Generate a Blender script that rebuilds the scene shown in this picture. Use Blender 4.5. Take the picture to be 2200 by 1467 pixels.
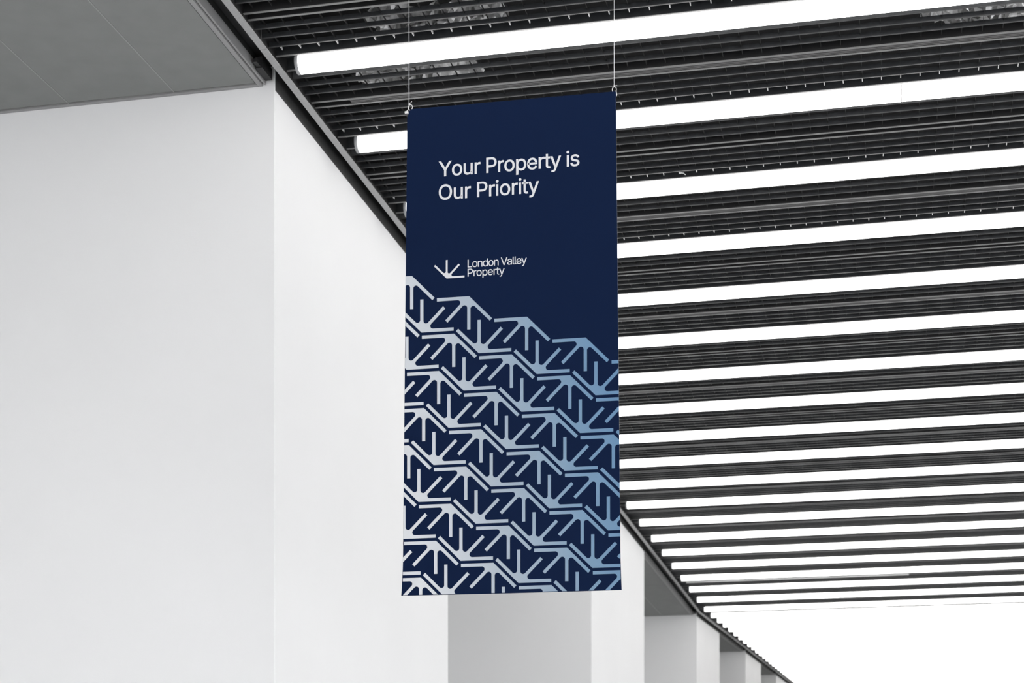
import bpy, bmesh, math, random
from mathutils import Vector, Matrix
from mathutils.geometry import tessellate_polygon

for o in list(bpy.data.objects):
    bpy.data.objects.remove(o, do_unlink=True)
scene = bpy.context.scene
C = scene.collection
random.seed(7)

# ------------------------------------------------------------------ camera
EYE = 1.6                                   # eye height above the floor
F_PX, VP_X, HORIZON = 3721.7, 1931.85, 1869.41
PSI = math.atan((VP_X - 1100.0) / F_PX)     # the lens points a little left of the hall's axis
cd = bpy.data.cameras.new('camera')
cd.sensor_fit = 'HORIZONTAL'
cd.sensor_width = 36.0
cd.lens = F_PX / 2200.0 * 36.0
cd.shift_y = (HORIZON - 733.5) / 2200.0     # rising front: verticals stay vertical
cd.clip_start, cd.clip_end = 0.05, 200.0
cd.dof.use_dof = True
cd.dof.focus_distance = 7.3
cd.dof.aperture_fstop = 5.6
cam = bpy.data.objects.new('camera', cd)
cam.location = (0, 0, EYE)
cam.rotation_euler = (math.radians(90), 0, PSI)
C.objects.link(cam)
scene.camera = cam

# ------------------------------------------------------------------ world and exposure
w = bpy.data.worlds.new('world')
scene.world = w
w.use_nodes = True
w.node_tree.nodes['Background'].inputs[0].default_value = (0.98, 0.985, 1.0, 1)
w.node_tree.nodes['Background'].inputs[1].default_value = 7.6
scene.view_settings.view_transform = 'Standard'
scene.view_settings.look = 'None'
scene.view_settings.exposure = 0.0
scene.view_settings.gamma = 1.0
scene.view_settings.use_curve_mapping = False
TUBE_GLOW = 5.1                             # strength of the tube lamps; the rest is daylight from the glazed sides

# ------------------------------------------------------------------ helpers
def mat(name, col, rough=0.6, metal=0.0, noise=0.0, nscale=20.0, bump=0.0, bscale=60.0, spec=0.5):
    m = bpy.data.materials.new(name)
    m.use_nodes = True
    nt = m.node_tree
    b = nt.nodes['Principled BSDF']
    b.inputs['Base Color'].default_value = (*col, 1)
    b.inputs['Roughness'].default_value = rough
    b.inputs['Metallic'].default_value = metal
    b.inputs['Specular IOR Level'].default_value = spec
    tc = nt.nodes.new('ShaderNodeTexCoord')
    if noise:
        n = nt.nodes.new('ShaderNodeTexNoise')
        n.inputs['Scale'].default_value = nscale
        n.inputs['Detail'].default_value = 5
        r = nt.nodes.new('ShaderNodeValToRGB')
        r.color_ramp.elements[0].position = 0.3
        r.color_ramp.elements[1].position = 0.7
        r.color_ramp.elements[0].color = (*[c * (1 - noise) for c in col], 1)
        r.color_ramp.elements[1].color = (*[min(1, c * (1 + noise)) for c in col], 1)
        nt.links.new(tc.outputs['Object'], n.inputs['Vector'])
        nt.links.new(n.outputs['Fac'], r.inputs['Fac'])
        nt.links.new(r.outputs['Color'], b.inputs['Base Color'])
    if bump:
        n2 = nt.nodes.new('ShaderNodeTexNoise')
        n2.inputs['Scale'].default_value = bscale
        n2.inputs['Detail'].default_value = 4
        bp = nt.nodes.new('ShaderNodeBump')
        bp.inputs['Strength'].default_value = bump
        bp.inputs['Distance'].default_value = 0.01
        nt.links.new(tc.outputs['Object'], n2.inputs['Vector'])
        nt.links.new(n2.outputs['Fac'], bp.inputs['Height'])
        nt.links.new(bp.outputs['Normal'], b.inputs['Normal'])
    return m

def glow(name, col, strength):
    m = bpy.data.materials.new(name)
    m.use_nodes = True
    nt = m.node_tree
    nt.nodes.remove(nt.nodes['Principled BSDF'])
    e = nt.nodes.new('ShaderNodeEmission')
    e.inputs[0].default_value = (*col, 1)
    e.inputs[1].default_value = strength
    nt.links.new(e.outputs[0], nt.nodes['Material Output'].inputs[0])
    return m

M = {}
M['wall'] = mat('white_plaster', (0.83, 0.835, 0.84), 0.7, noise=0.012, nscale=1.2, bump=0.03, bscale=140)
M['back'] = mat('back_wall_plaster', (0.78, 0.78, 0.78), 0.7)
M['floor'] = mat('pale_terrazzo', (0.55, 0.55, 0.55), 0.35, noise=0.06, nscale=60)
M['soffit'] = mat('grey_soffit_board', (0.215, 0.220, 0.217), 0.75, noise=0.04, nscale=9, bump=0.05, bscale=220)
M['frame'] = mat('grey_edge_profile', (0.29, 0.29, 0.29), 0.5)
M['trim'] = mat('galvanised_trim', (0.36, 0.36, 0.36), 0.55, noise=0.12, nscale=160)
M['dark_web_shade'] = mat('charcoal_web_and_shade', (0.035, 0.035, 0.035), 0.7)  # soffit side webs, and the shade strip painted on the pillars
M['black'] = mat('black_paint', (0.012, 0.012, 0.013), 0.6)
M['web'] = mat('black_blade_web', (0.026, 0.028, 0.031), 0.5, noise=0.25, nscale=30)
M['cap'] = mat('grey_blade_cap', (0.060, 0.061, 0.063), 0.5, noise=0.2, nscale=40)
M['lip'] = mat('pale_channel_lip', (0.22, 0.22, 0.22), 0.5, noise=0.1, nscale=40)
M['plate'] = mat('track_plate', (0.12, 0.12, 0.12), 0.5, noise=0.1, nscale=30)
M['cross'] = mat('grey_cross_bar', (0.014, 0.014, 0.014), 0.5)
M['litweb'] = mat('lamplit_blade_web', (0.075, 0.078, 0.082), 0.5, noise=0.2, nscale=25)  # blade web beside each lamp: lamp light put into a paler colour
M['lit_stub'] = mat('lit_bar_stub', (0.42, 0.42, 0.42), 0.45)  # cross bar ends by the lamps, lamp light put into the colour
M['deck'] = mat('dark_roof_deck', (0.010, 0.010, 0.011), 0.9)
M['foil'] = mat('crumpled_foil', (0.62, 0.62, 0.62), 0.36, metal=0.88, noise=0.3, nscale=25)
M['tube'] = glow('lit_opal_diffuser', (1.0, 0.985, 0.97), TUBE_GLOW)
M['endcap'] = mat('grey_end_cap', (0.36, 0.37, 0.38), 0.4)
M['wire'] = mat('bright_steel_wire', (0.75, 0.75, 0.76), 0.35, metal=0.5)
M['whitebar'] = mat('white_enamel', (0.82, 0.82, 0.82), 0.4)

def obj(name, me, parent=None, loc=None):
    o = bpy.data.objects.new(name, me)
    C.objects.link(o)
    if parent is not None:
        o.parent = parent
    if loc is not None:
        o.location = loc
    return o

def empty(name, loc=(0, 0, 0), rz=0.0):
    o = bpy.data.objects.new(name, None)
    C.objects.link(o)
    o.location = loc
    o.rotation_euler = (0, 0, rz)
    o.empty_display_size = 0.1
    return o

def tag(o, label=None, cat=None, group=None, kind=None):
    if label: o['label'] = label
    if cat: o['category'] = cat
    if group: o['group'] = group
    if kind: o['kind'] = kind
    return o

def new_mesh(name, verts, faces, mats, idx=None, smooth=False):
    me = bpy.data.meshes.new(name)
    me.from_pydata(verts, [], faces)
    for m in mats:
        me.materials.append(m)
    if idx:
        me.polygons.foreach_set('material_index', idx)
    if smooth:
        me.polygons.foreach_set('use_smooth', [True] * len(me.polygons))
    me.update()
    return me

class MB:
    def __init__(s):
        s.v, s.f, s.i = [], [], []
    def box(s, x0, x1, y0, y1, z0, z1, mi=0, low=None):
        b = len(s.v)
        s.v += [(x, y, z) for z in (z0, z1) for y in (y0, y1) for x in (x0, x1)]
        F = [(0, 2, 3, 1), (4, 5, 7, 6), (0, 1, 5, 4), (2, 6, 7, 3), (0, 4, 6, 2), (1, 3, 7, 5)]
        s.f += [tuple(b + k for k in f) for f in F]
        s.i += [low if (low is not None and k == 0) else mi for k in range(6)]
        return s
    def prism(s, poly, axis_pts, mi=0):
        """polygon (y,z) pairs swept between x0 and x1"""
        x0, x1 = axis_pts
        b, n = len(s.v), len(poly)
        s.v += [(x0, y, z) for y, z in poly] + [(x1, y, z) for y, z in poly]
        s.f += [tuple(b + k for k in range(n))[::-1], tuple(b + n + k for k in range(n))]
        s.f += [(b + k, b + (k + 1) % n, b + n + (k + 1) % n, b + n + k) for k in range(n)]
        s.i += [mi] * (n + 2)
        return s
    def add(s, verts, faces, mi=0):
        b = len(s.v)
        s.v += verts
        s.f += [tuple(b + k for k in f) for f in faces]
        s.i += [mi] * len(faces)
        return s
    def mesh(s, name, mats, smooth=False):
        return new_mesh(name, s.v, s.f, mats, s.i, smooth)

def tube_path(pts, r, seg=8, closed=False):
    """round tube along a polyline"""
    pts = [Vector(p) for p in pts]
    n = len(pts)
    V, Fc = [], []
    up = Vector((0.3, 0.9, 0.2)).normalized()
    for k, p in enumerate(pts):
        a = pts[(k - 1) % n] if (closed or k > 0) else p
        b = pts[(k + 1) % n] if (closed or k < n - 1) else p
        t = (b - a).normalized()
        u = t.cross(up)
        if u.length < 1e-3:
            u = t.cross(Vector((1, 0, 0)))
        u.normalize()
        v = t.cross(u)
        V += [tuple(p + r * (math.cos(q) * u + math.sin(q) * v)) for q in [2 * math.pi * j / seg for j in range(seg)]]
    m = n if closed else n - 1
    for k in range(m):
        k2 = (k + 1) % n
        for j in range(seg):
            j2 = (j + 1) % seg
            Fc.append((k * seg + j, k * seg + j2, k2 * seg + j2, k2 * seg + j))
    if not closed:
        Fc.append(tuple(range(seg))[::-1])
        Fc.append(tuple((n - 1) * seg + j for j in range(seg)))
    return V, Fc

# ------------------------------------------------------------------ hall geometry
PITCH = 0.9                                  # from tube lamp to tube lamp
KINK, RISE = 24.9, 0.0586                    # from here on the ceiling climbs
H_TUBE = EYE + 3.7326
R_TUBE = 0.045
X_TUBE0, X_TUBE1, X_JOINT = -2.721, 5.45, 0.01
X_GRID0, X_GRID1 = -2.802, 5.55
X_WALL = -2.87
Y_NEAR, Y_FAR = -6.6, 55.5
SLOPE = math.atan(RISE)

def rise(y):
    return max(0.0, y - KINK) * RISE

def y_tube(k):
    return (k + 7.4594) * PITCH

H_GRID = H_TUBE + 0.0144                     # underside of the blades
H_TRIM = EYE + 3.695                         # underside of the edge trim
X_TRIM = -2.806 * 3.695 / 3.7326             # its hall-side edge
H_SOFFIT = EYE + 3.70

# ------------------------------------------------------------------ structure
b = MB().box(-8.0, 40.0, -45.0, Y_FAR + 6, -0.1, 0.0)
tag(obj('floor', b.mesh('floor', [M['floor']])), kind='structure', label='pale floor of the hall', cat='floor')
# right side and near end of the hall are glazed at street level: daylight comes in under these walls
GLASS_R, GLASS_B = 2.0, 3.7
b = MB().box(5.6, 5.8, Y_NEAR - 0.2, Y_FAR + 0.2, GLASS_R, EYE + 6.6)
b.box(5.6, 5.8, 24.0, Y_FAR + 0.2, 0.0, GLASS_R)
for yy in (-6.6, -3.2, 0.2, 3.6, 7.0, 10.4, 13.8, 17.2, 20.6):
    b.box(5.62, 5.78, yy - 0.06, yy + 0.06, 0.0, GLASS_R)
tag(obj('wall_right', b.mesh('wall_right', [M['back']])), kind='structure')
b = MB().box(-5.8, -5.6, Y_NEAR - 0.2, Y_FAR + 0.2, 0.0, EYE + 6.6)
tag(obj('wall_left', b.mesh('wall_left', [M['back']])), kind='structure')
b = MB().box(-5.6, 5.6, Y_FAR, Y_FAR + 0.2, 0.0, EYE + 6.6)
tag(obj('wall_far', b.mesh('wall_far', [M['back']])), kind='structure')
b = MB().box(-5.6, 5.6, Y_NEAR - 0.2, Y_NEAR, GLASS_B, EYE + 6.6)
for xx in (-5.5, -2.8, 0.0, 2.8, 5.5):
    b.box(xx - 0.06, xx + 0.06, Y_NEAR - 0.18, Y_NEAR - 0.02, 0.0, GLASS_B)
tag(obj('wall_back', b.mesh('wall_back', [M['back']])), kind='structure')

# roof deck above the open grid: flat, then climbing with the ceiling
dz = 0.75
deck_poly = [(Y_NEAR, H_GRID + dz), (KINK, H_GRID + dz), (Y_FAR, H_GRID + dz + rise(Y_FAR)),
             (Y_FAR, H_GRID + dz + rise(Y_FAR) + 0.1), (KINK, H_GRID + dz + 0.1), (Y_NEAR, H_GRID + dz + 0.1)]
b = MB().prism(deck_poly, (-5.6, 5.6))
ceiling = obj('ceiling', b.mesh('ceiling', [M['deck']]))
tag(ceiling, kind='structure', label='dark open blade ceiling with rows of white tube lamps', cat='ceiling')

# --- ceiling parts
OFF_BLADES = (0.166, 0.251, 0.339, 0.576, 0.660, 0.748)
CH = (-0.060, 0.086)                         # lips of the lamp channel on either side of the tube
TR = (0.433, 0.491)                          # track flanges

def blade_mb(b, x0, x1, y, z, h=0.022):
    b.box(x0, x1, y - 0.002, y + 0.002, z + 0.003, z + h, 0)
    b.box(x0, x1, y - 0.004, y + 0.004, z, z + 0.003, 1)
def channel_mb(b, x0, x1, y, z):
    for s in CH:
        b.box(x0, x1, y + s - 0.0015, y + s + 0.0015, z + 0.003, z + 0.062, 0)
        b.box(x0, x1, y + s - 0.006, y + s + 0.006, z, z + 0.003, 1)
    b.box(x0, x1, y + CH[0], y + CH[1], z + 0.062, z + 0.066, 0)
def track_mb(b, x0, x1, y, z, plated):
    y0, y1 = y + TR[0], y + TR[1]
    for q in (y0, y1):
        b.box(x0, x1, q - 0.0015, q + 0.0015, z + 0.003, z + 0.055, 0)
        b.box(x0, x1, q - 0.006, q + 0.006, z, z + 0.003, 1)
    b.box(x0, x1, y0, y1, z + 0.055, z + 0.058, 0)
    if plated:
        xs = x0 + 0.19
        b.box(xs, x1, y0 + 0.006, y1 - 0.006, z + 0.012, z + 0.016, 2)
        for q in (0.25, 0.5, 0.75):
            yy = y0 + (y1 - y0) * q
            b.box(xs, x1, yy - 0.004, yy + 0.004, z + 0.003, z + 0.012, 2)

bm_blade = MB(); blade_mb(bm_blade, X_GRID0, X_GRID1, 0, 0)
me_blade = bm_blade.mesh('blade', [M['web'], M['cap']])
bm_tall = MB(); blade_mb(bm_tall, X_GRID0, X_GRID1, 0, 0, 0.040)
me_tall = bm_tall.mesh('blade', [M['litweb'], M['cap']])
bm_ch = MB(); channel_mb(bm_ch, X_GRID0, X_GRID1, 0, 0)
me_channel = bm_ch.mesh('lamp_channel', [M['web'], M['lip']])
me_track = []
for pl in (False, True):
    q = MB(); track_mb(q, X_GRID0, X_GRID1, 0, 0, pl)
    me_track.append(q.mesh('track', [M['black'], M['lip'], M['plate']]))

def place(name, me, y):
    o = obj(name, me, ceiling, (0, y, H_GRID + rise(y)))
    if y > KINK:
        o.rotation_euler = (SLOPE, 0, 0)
    return o

K0, K1 = -14, 52                              # tube rows from behind the camera to the far end
rest_b, rest_s, rest_c, rest_t = MB(), MB(), MB(), MB()
for k in range(K0, K1 + 1):
    y = y_tube(k)
    single = -1 <= k <= 20
    for q in OFF_BLADES:
        if y + q > Y_FAR - 0.1: continue
        if single: place('blade', me_tall if q == OFF_BLADES[0] else me_blade, y + q)
        elif q == OFF_BLADES[0]: blade_mb(rest_s, X_GRID0, X_GRID1, y + q, H_GRID + rise(y + q), 0.040)
        else: blade_mb(rest_b, X_GRID0, X_GRID1, y + q, H_GRID + rise(y + q))
    if single: place('lamp_channel', me_channel, y)
    else: channel_mb(rest_c, X_GRID0, X_GRID1, y, H_GRID + rise(y))
    if y + 0.5 < Y_FAR:
        if single: place('track', me_track[k % 2], y)
        else: track_mb(rest_t, X_GRID0, X_GRID1, y, H_GRID + rise(y + 0.45), k % 2)
tag(obj('blade_rows', rest_b.mesh('blade_rows', [M['web'], M['cap']]), ceiling), kind='stuff')
tag(obj('lit_blade_rows', rest_s.mesh('lit_blade_rows', [M['litweb'], M['cap']]), ceiling), kind='stuff')
tag(obj('channel_rows', rest_c.mesh('channel_rows', [M['web'], M['lip']]), ceiling), kind='stuff')
tag(obj('track_rows', rest_t.mesh('track_rows', [M['black'], M['lip'], M['plate']]), ceiling), kind='stuff')

# thin bars crossing the blades, interrupted by lamp channels and tracks
cb = MB()
for k in range(-2, 11):
    y = y_tube(k)
    for a, c2 in ((0.169, 0.415), (0.508, 0.751)):
        cb.box(-0.0007, 0.0007, y + a, y + c2, 0.011, 0.022)
me_cross = cb.mesh('cross_bar', [M['cross']])
me_lit_stub = MB().box(-0.0018, 0.0018, 0.753, 0.788, 0.002, 0.012).mesh('lit_stub', [M['lit_stub']])  # end of a cross bar, coloured bright as if lit by the lamp
x, rest = X_GRID0 + 0.05, MB()
while x < X_GRID1:
    if x < 1.7:
        obj('cross_bar', me_cross, ceiling, (x, 0, H_GRID))
        for k in range(0, 4):
            obj('lit_stub', me_lit_stub, ceiling, (x, y_tube(k), H_GRID))
    else:
        for k in range(-2, 11):
            y = y_tube(k)
            for a, c2 in ((0.169, 0.415), (0.508, 0.751)):
                rest.box(x - 0.0007, x + 0.0007, y + a, y + c2, H_GRID + 0.011, H_GRID + 0.022)
    x += 0.089
tag(obj('cross_bars', rest.mesh('cross_bars', [M['cross']]), ceiling), kind='stuff')

# --- edge trim along the pillars: flat pale strip with a dark web behind it
def swept(name, prof, ys, mats, idx):
    """profile (x, dz) swept along Y, following the rising ceiling"""
    v, f, ii = [], [], []
    n = len(prof)
    for y in ys:
        v += [(px, y, pz + rise(y)) for px, pz in prof]
    for s_ in range(len(ys) - 1):
        for j in range(n):
            j2 = (j + 1) % n
            f.append((s_ * n + j, s_ * n + j2, (s_ + 1) * n + j2, (s_ + 1) * n + j))
            ii.append(idx[j])
    f.append(tuple(range(n))); ii.append(0)
    f.append(tuple((len(ys) - 1) * n + j for j in range(n))[::-1]); ii.append(0)
    return new_mesh(name, v, f, mats, ii)

trim = empty('trim_1', (0, 0, 0))
tag(trim, kind='structure', label='grey metal edge trim running above the pillars', cat='trim')
joints = [Y_NEAR + 0.02, 1.2, 7.37, 13.5, 19.2, KINK, 31.0, 37.2, 43.4, 49.5, Y_FAR - 0.02]
XT0 = X_TRIM - 0.033
for y0, y1 in zip(joints, joints[1:]):
    obj('edge_strip', swept('edge_strip', [(XT0, H_TRIM), (X_TRIM, H_TRIM), (X_TRIM, H_TRIM + 0.006), (XT0 + 0.006, H_TRIM + 0.006), (XT0 + 0.006, H_TRIM + 0.12), (XT0, H_TRIM + 0.12)],
        [y0 + 0.0015, y1 - 0.0015], [M['trim'], M['black']], [0, 0, 0, 1, 1, 1]), trim)

# ------------------------------------------------------------------ pillars
PILLARS = [(7.72, 10.93), (16.33, 19.83), (25.15, 28.42), (33.36, 37.14), (41.86, 46.0), (50.6, 54.6)]
p_labels = ['wide white pillar nearest the camera, filling the left side',
            'second white pillar, grey face showing under the banner',
            'third white pillar, right of the banner corner, where the ceiling trim bends',
            'fourth white pillar along the row, beyond the bend in the trim',
            'fifth white pillar, narrow sliver near the bottom of the trim',
            'farthest white pillar at the very end of the row']
for (y0, y1), lb in zip(PILLARS, p_labels):
    top0, top1 = H_TRIM + 0.10 + rise(y0), H_TRIM + 0.10 + rise(y1)
    e = 0.004
    v = []
    for z0, z1 in ((0.0, 0.0), (top0, top1)):
        v += [(-5.6, y0, z0), (X_WALL - e, y0, z0), (X_WALL, y0 + e, z0), (X_WALL, y1 - e, z1), (X_WALL - e, y1, z1), (-5.6, y1, z1)]
    f = [(0, 1, 2, 3, 4, 5)[::-1], (6, 7, 8, 9, 10, 11)] + [(k, (k + 1) % 6, 6 + (k + 1) % 6, 6 + k) for k in range(6)]
    tag(obj('pillar', new_mesh('pillar', v, f, [M['wall']])), lb, 'pillar', 'white pillars along the hall')

    me = swept('painted_shade_strip', [(X_WALL, H_TRIM - 0.020), (X_WALL + 0.004, H_TRIM - 0.020), (X_WALL + 0.004, H_TRIM + 0.1), (X_WALL, H_TRIM + 0.1)],
               [y0 + 0.005] + ([KINK] if y0 < KINK < y1 else []) + [y1 - 0.005], [M['dark_web_shade']], [0, 0, 0, 0])
    obj('painted_shade_strip', me, trim)  # dark strip added on the wall to deepen the shade under the trim

# ------------------------------------------------------------------ soffits between the pillars
s_labels = ['grey panelled soffit in the top left corner, before the nearest pillar',
            'grey soffit of the bay hidden behind the banner, between first and second pillar',
            'grey soffit right of the banner corner, between second and third pillar',
            'small grey soffit between third and fourth pillar',
            'small grey soffit between fourth and fifth pillar',
            'farthest grey soffit at the bottom of the trim line']
bays = [(1.2, 7.72)] + [(PILLARS[i][1], PILLARS[i + 1][0]) for i in range(5)]
SX = [-2.952, -3.365, -3.912, -4.459, -5.006, -5.553]
for (y0, y1), lb in zip(bays, s_labels):
    ym = (y0 + y1) / 2
    so = empty('soffit', (0, y0, 0))
    tag(so, lb, 'soffit', 'grey soffits between the pillars')
    ys = [y for y in (y0, KINK, y1) if y0 <= y <= y1]
    def sw(name, x0, x1, z0, z1, ya, yb, mts, par=so):
        yy = [ya] + ([KINK] if ya < KINK < yb else []) + [yb]
        me = swept(name, [(x0, z0), (x1, z0), (x1, z1), (x0, z1)], yy, mts, [0, 0, 0, 0])
        me.transform(Matrix.Translation((0, -y0, 0)))
        return obj(name, me, par)
    cuts = [y0 + 0.004, y1 - 0.03]
    if abs(y0 - 19.83) < 0.1: cuts = [y0 + 0.004, 22.35, y1 - 0.03]
    for ya, yb in zip(cuts, cuts[1:]):
        for xa, xb in zip(SX, SX[1:]):
            sw('panel', xb + 0.0035, xa - 0.0035, H_SOFFIT, H_SOFFIT + 0.02, ya + 0.006, yb - 0.006, [M['soffit']])
    sw('backing_board', -5.56, -2.95, H_SOFFIT + 0.006, H_SOFFIT + 0.03, y0 + 0.004, y1 - 0.004, [M['black']])
    for xa in SX[1:-1]:
        sw('joint_strip', xa - 0.003, xa + 0.003, H_SOFFIT - 0.0015, H_SOFFIT + 0.006, y0 + 0.004, y1 - 0.03, [M['frame']])
    sw('edge_profile', -2.950, -2.928, H_SOFFIT - 0.004, H_SOFFIT + 0.05, y0 + 0.004, y1 - 0.004, [M['frame']])
    sw('edge_profile', -2.922, -2.912, H_SOFFIT + 0.002, H_SOFFIT + 0.05, y0 + 0.004, y1 - 0.004, [M['frame']])
    sw('side_web', -2.930, -2.918, H_SOFFIT + 0.012, H_SOFFIT + 0.11, y0 + 0.004, y1 - 0.004, [M['dark_web_shade']])
    sw('end_profile', -5.56, -2.951, H_SOFFIT - 0.004, H_SOFFIT + 0.006, y1 - 0.026, y1 - 0.002, [M['frame']])
    sw('gap_lining', -2.912, XT0 - 0.002, H_SOFFIT + 0.085, H_SOFFIT + 0.095, y0 + 0.004, y1 - 0.004, [M['black']])
    # a black hanger bracket in the gap next to the far pillar
    br = MB()
    br.box(-2.906, -2.872, y1 - 0.16 - y0, y1 - 0.03 - y0, H_SOFFIT + 0.008 + rise(y1), H_SOFFIT + 0.06 + rise(y1))
    br.box(-2.900, -2.880, y1 - 0.21 - y0, y1 - 0.16 - y0, H_SOFFIT + 0.014 + rise(y1), H_SOFFIT + 0.03 + rise(y1))
    obj('bracket', br.mesh('bracket', [M['black']]), so)

# ------------------------------------------------------------------ tube lamps
def cyl_x(x0, x1, r, seg=28, caps=True, bulge=0.0):
    v, f = [], []
    rings = [(x0, r), (x1, r)]
    for x, rr in rings:
        v += [(x, rr * math.cos(2 * math.pi * j / seg), rr * math.sin(2 * math.pi * j / seg)) for j in range(seg)]
    for j in range(seg):
        j2 = (j + 1) % seg
        f.append((j, seg + j, seg + j2, j2))
    if caps:
        f.append(tuple(range(seg)))
        f.append(tuple(seg + j for j in range(seg))[::-1])
    return v, f

def simple(name, vf, m, smooth=False):
    me = new_mesh(name, vf[0], vf[1], [m])
    if smooth:
        me.polygons.foreach_set('use_smooth', [len(p.vertices) == 4 for p in me.polygons])
    return me
me_d1 = simple('diffuser', cyl_x(X_TUBE0 + 0.016, X_JOINT - 0.0015, R_TUBE), M['tube'], True)
me_d2 = simple('diffuser', cyl_x(X_JOINT + 0.0015, X_TUBE1 - 0.010, R_TUBE), M['tube'], True)
me_cap = simple('end_cap', cyl_x(X_TUBE0, X_TUBE0 + 0.016, R_TUBE + 0.0012), M['endcap'], True)
me_cap2 = simple('end_cap', cyl_x(X_TUBE1 - 0.010, X_TUBE1, R_TUBE + 0.0012), M['endcap'], True)
hb = MB()
hb.box(X_TUBE0 + 0.02, X_TUBE1 - 0.02, -0.018, 0.018, R_TUBE - 0.004, 0.074)
me_spine = hb.mesh('spine', [M['web']])
ordinal = ['', 'first', 'second', 'third', 'fourth', 'fifth', 'sixth', 'seventh', 'eighth', 'ninth', 'tenth', 'eleventh', 'twelfth',
           'thirteenth', 'fourteenth', 'fifteenth', 'sixteenth', 'seventeenth', 'eighteenth', 'nineteenth', 'twentieth']
for k in range(K0, K1 + 1):
    y = y_tube(k)
    t = empty('tube_lamp', (0, y, H_TUBE + rise(y)))
    if y > KINK:
        t.rotation_euler = (SLOPE, 0, 0)
    for nm, me in (('diffuser', me_d1), ('diffuser', me_d2), ('end_cap', me_cap), ('end_cap', me_cap2), ('spine', me_spine)):
        obj(nm, me, t)
    if k < 1:
        lb, g = 'lit white tube lamp overhead, above the top edge of the photo', 'tube lamps overhead out of view'
    elif k <= 3:
        lb, g = f'{ordinal[k]} lit white tube lamp from the top, left end showing left of the banner', 'tube lamps in rows across the ceiling'
    elif k <= 11:
        lb, g = f'{ordinal[k]} lit white tube lamp from the top, left end hidden behind the banner', 'tube lamps in rows across the ceiling'
    elif k <= 20:
        lb, g = f'{ordinal[k]} lit white tube lamp from the top, left end showing right of the banner', 'tube lamps in rows across the ceiling'
    else:
        lb, g = 'far lit white tube lamp in the merged glare where the ceiling climbs', 'far tube lamps merging into white glare'
    tag(t, lb, 'lamp', g)

# slim white bar in one of the far tracks
ys = y_tube(17) + 0.458
sb = MB().box(X_TUBE0 + 0.02, 0.12, -0.022, 0.022, -0.004, 0.010).box(X_TUBE0 + 0.02, 0.12, -0.012, 0.012, -0.012, -0.004)
sl = obj('track_cover', sb.mesh('track_cover', [M['whitebar']]), None, (0, ys, H_GRID))
tag(sl, 'slim white cover bar in the track below the seventeenth tube lamp', 'cover bar')

# ------------------------------------------------------------------ foil insulation seen through the grid
def foil(x0, x1, y0, y1, z, label):
    g = 0.022
    nx, ny = int((x1 - x0) / g), int((y1 - y0) / g)
    v, f = [], []
    for j in range(ny + 1):
        for i in range(nx + 1):
            lump = 0.03 * math.sin(i * 0.31 + j * 0.17) + 0.02 * math.sin(i * 0.13 - j * 0.41)
            v.append((x0 + g * i + random.uniform(-0.009, 0.009), y0 + g * j + random.uniform(-0.009, 0.009), z + lump + random.uniform(-0.022, 0.022)))
    for j in range(ny):
        for i in range(nx):
            # ragged outline
            e = min(i, nx - 1 - i) / 6.0 + min(j, ny - 1 - j) / 3.0 + 0.6 * math.sin(i * 0.37 + j * 0.23)
            if e < 0.55: continue
            a = j * (nx + 1) + i
            q = (a, a + 1, a + nx + 2, a + nx + 1)
            f += [(q[0], q[2], q[1]), (q[0], q[3], q[2])] if random.random() < 0.5 else [(q[0], q[3], q[1]), (q[1], q[3], q[2])]
    used = sorted({k for t in f for k in t})
    ix = {k: n for n, k in enumerate(used)}
    o = obj('foil_insulation', new_mesh('foil_insulation', [v[k] for k in used], [tuple(ix[k] for k in t) for t in f], [M['foil']]))
    mod = o.modifiers.new('thick', 'SOLIDIFY')
    mod.thickness = 0.003
    tag(o, label, 'insulation', 'crumpled foil insulation above the grid')
foil(-2.40, -1.72, 7.56, 7.98, H_GRID + 0.165, 'crumpled silver foil above the grid, by the left banner wire, above the first lamp')
foil(-2.60, -1.95, 8.03, 8.30, H_GRID + 0.13, 'crumpled silver foil above the grid, just below the first lamp, left of the banner')
foil(0.10, 0.75, 7.98, 8.24, H_GRID + 0.13, 'crumpled silver foil above the grid at the top right corner')

# ------------------------------------------------------------------ banner
ANG = PSI - math.radians(11.07)              # the banner hangs almost square to the hall
t_ = 7.003549 / math.cos(math.radians(11.07))
BO = Vector((-math.sin(PSI) * t_, math.cos(PSI) * t_, EYE))
# outline in the banner's own plane: p across, q up from eye height
TL, TR_, BR, BL = (-0.4449, 3.1712), (0.4307, 3.1712), (0.4535, 1.1405), (-0.4709, 1.1455)
banner = empty('hanging_banner', BO + Vector((0, 0, 1.14)), ANG)
tag(banner, 'tall navy blue fabric banner with white lettering and pale blue star-burst pattern', 'banner')
Q0 = 1.14                                    # parts are measured from the banner's lower edge

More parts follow.
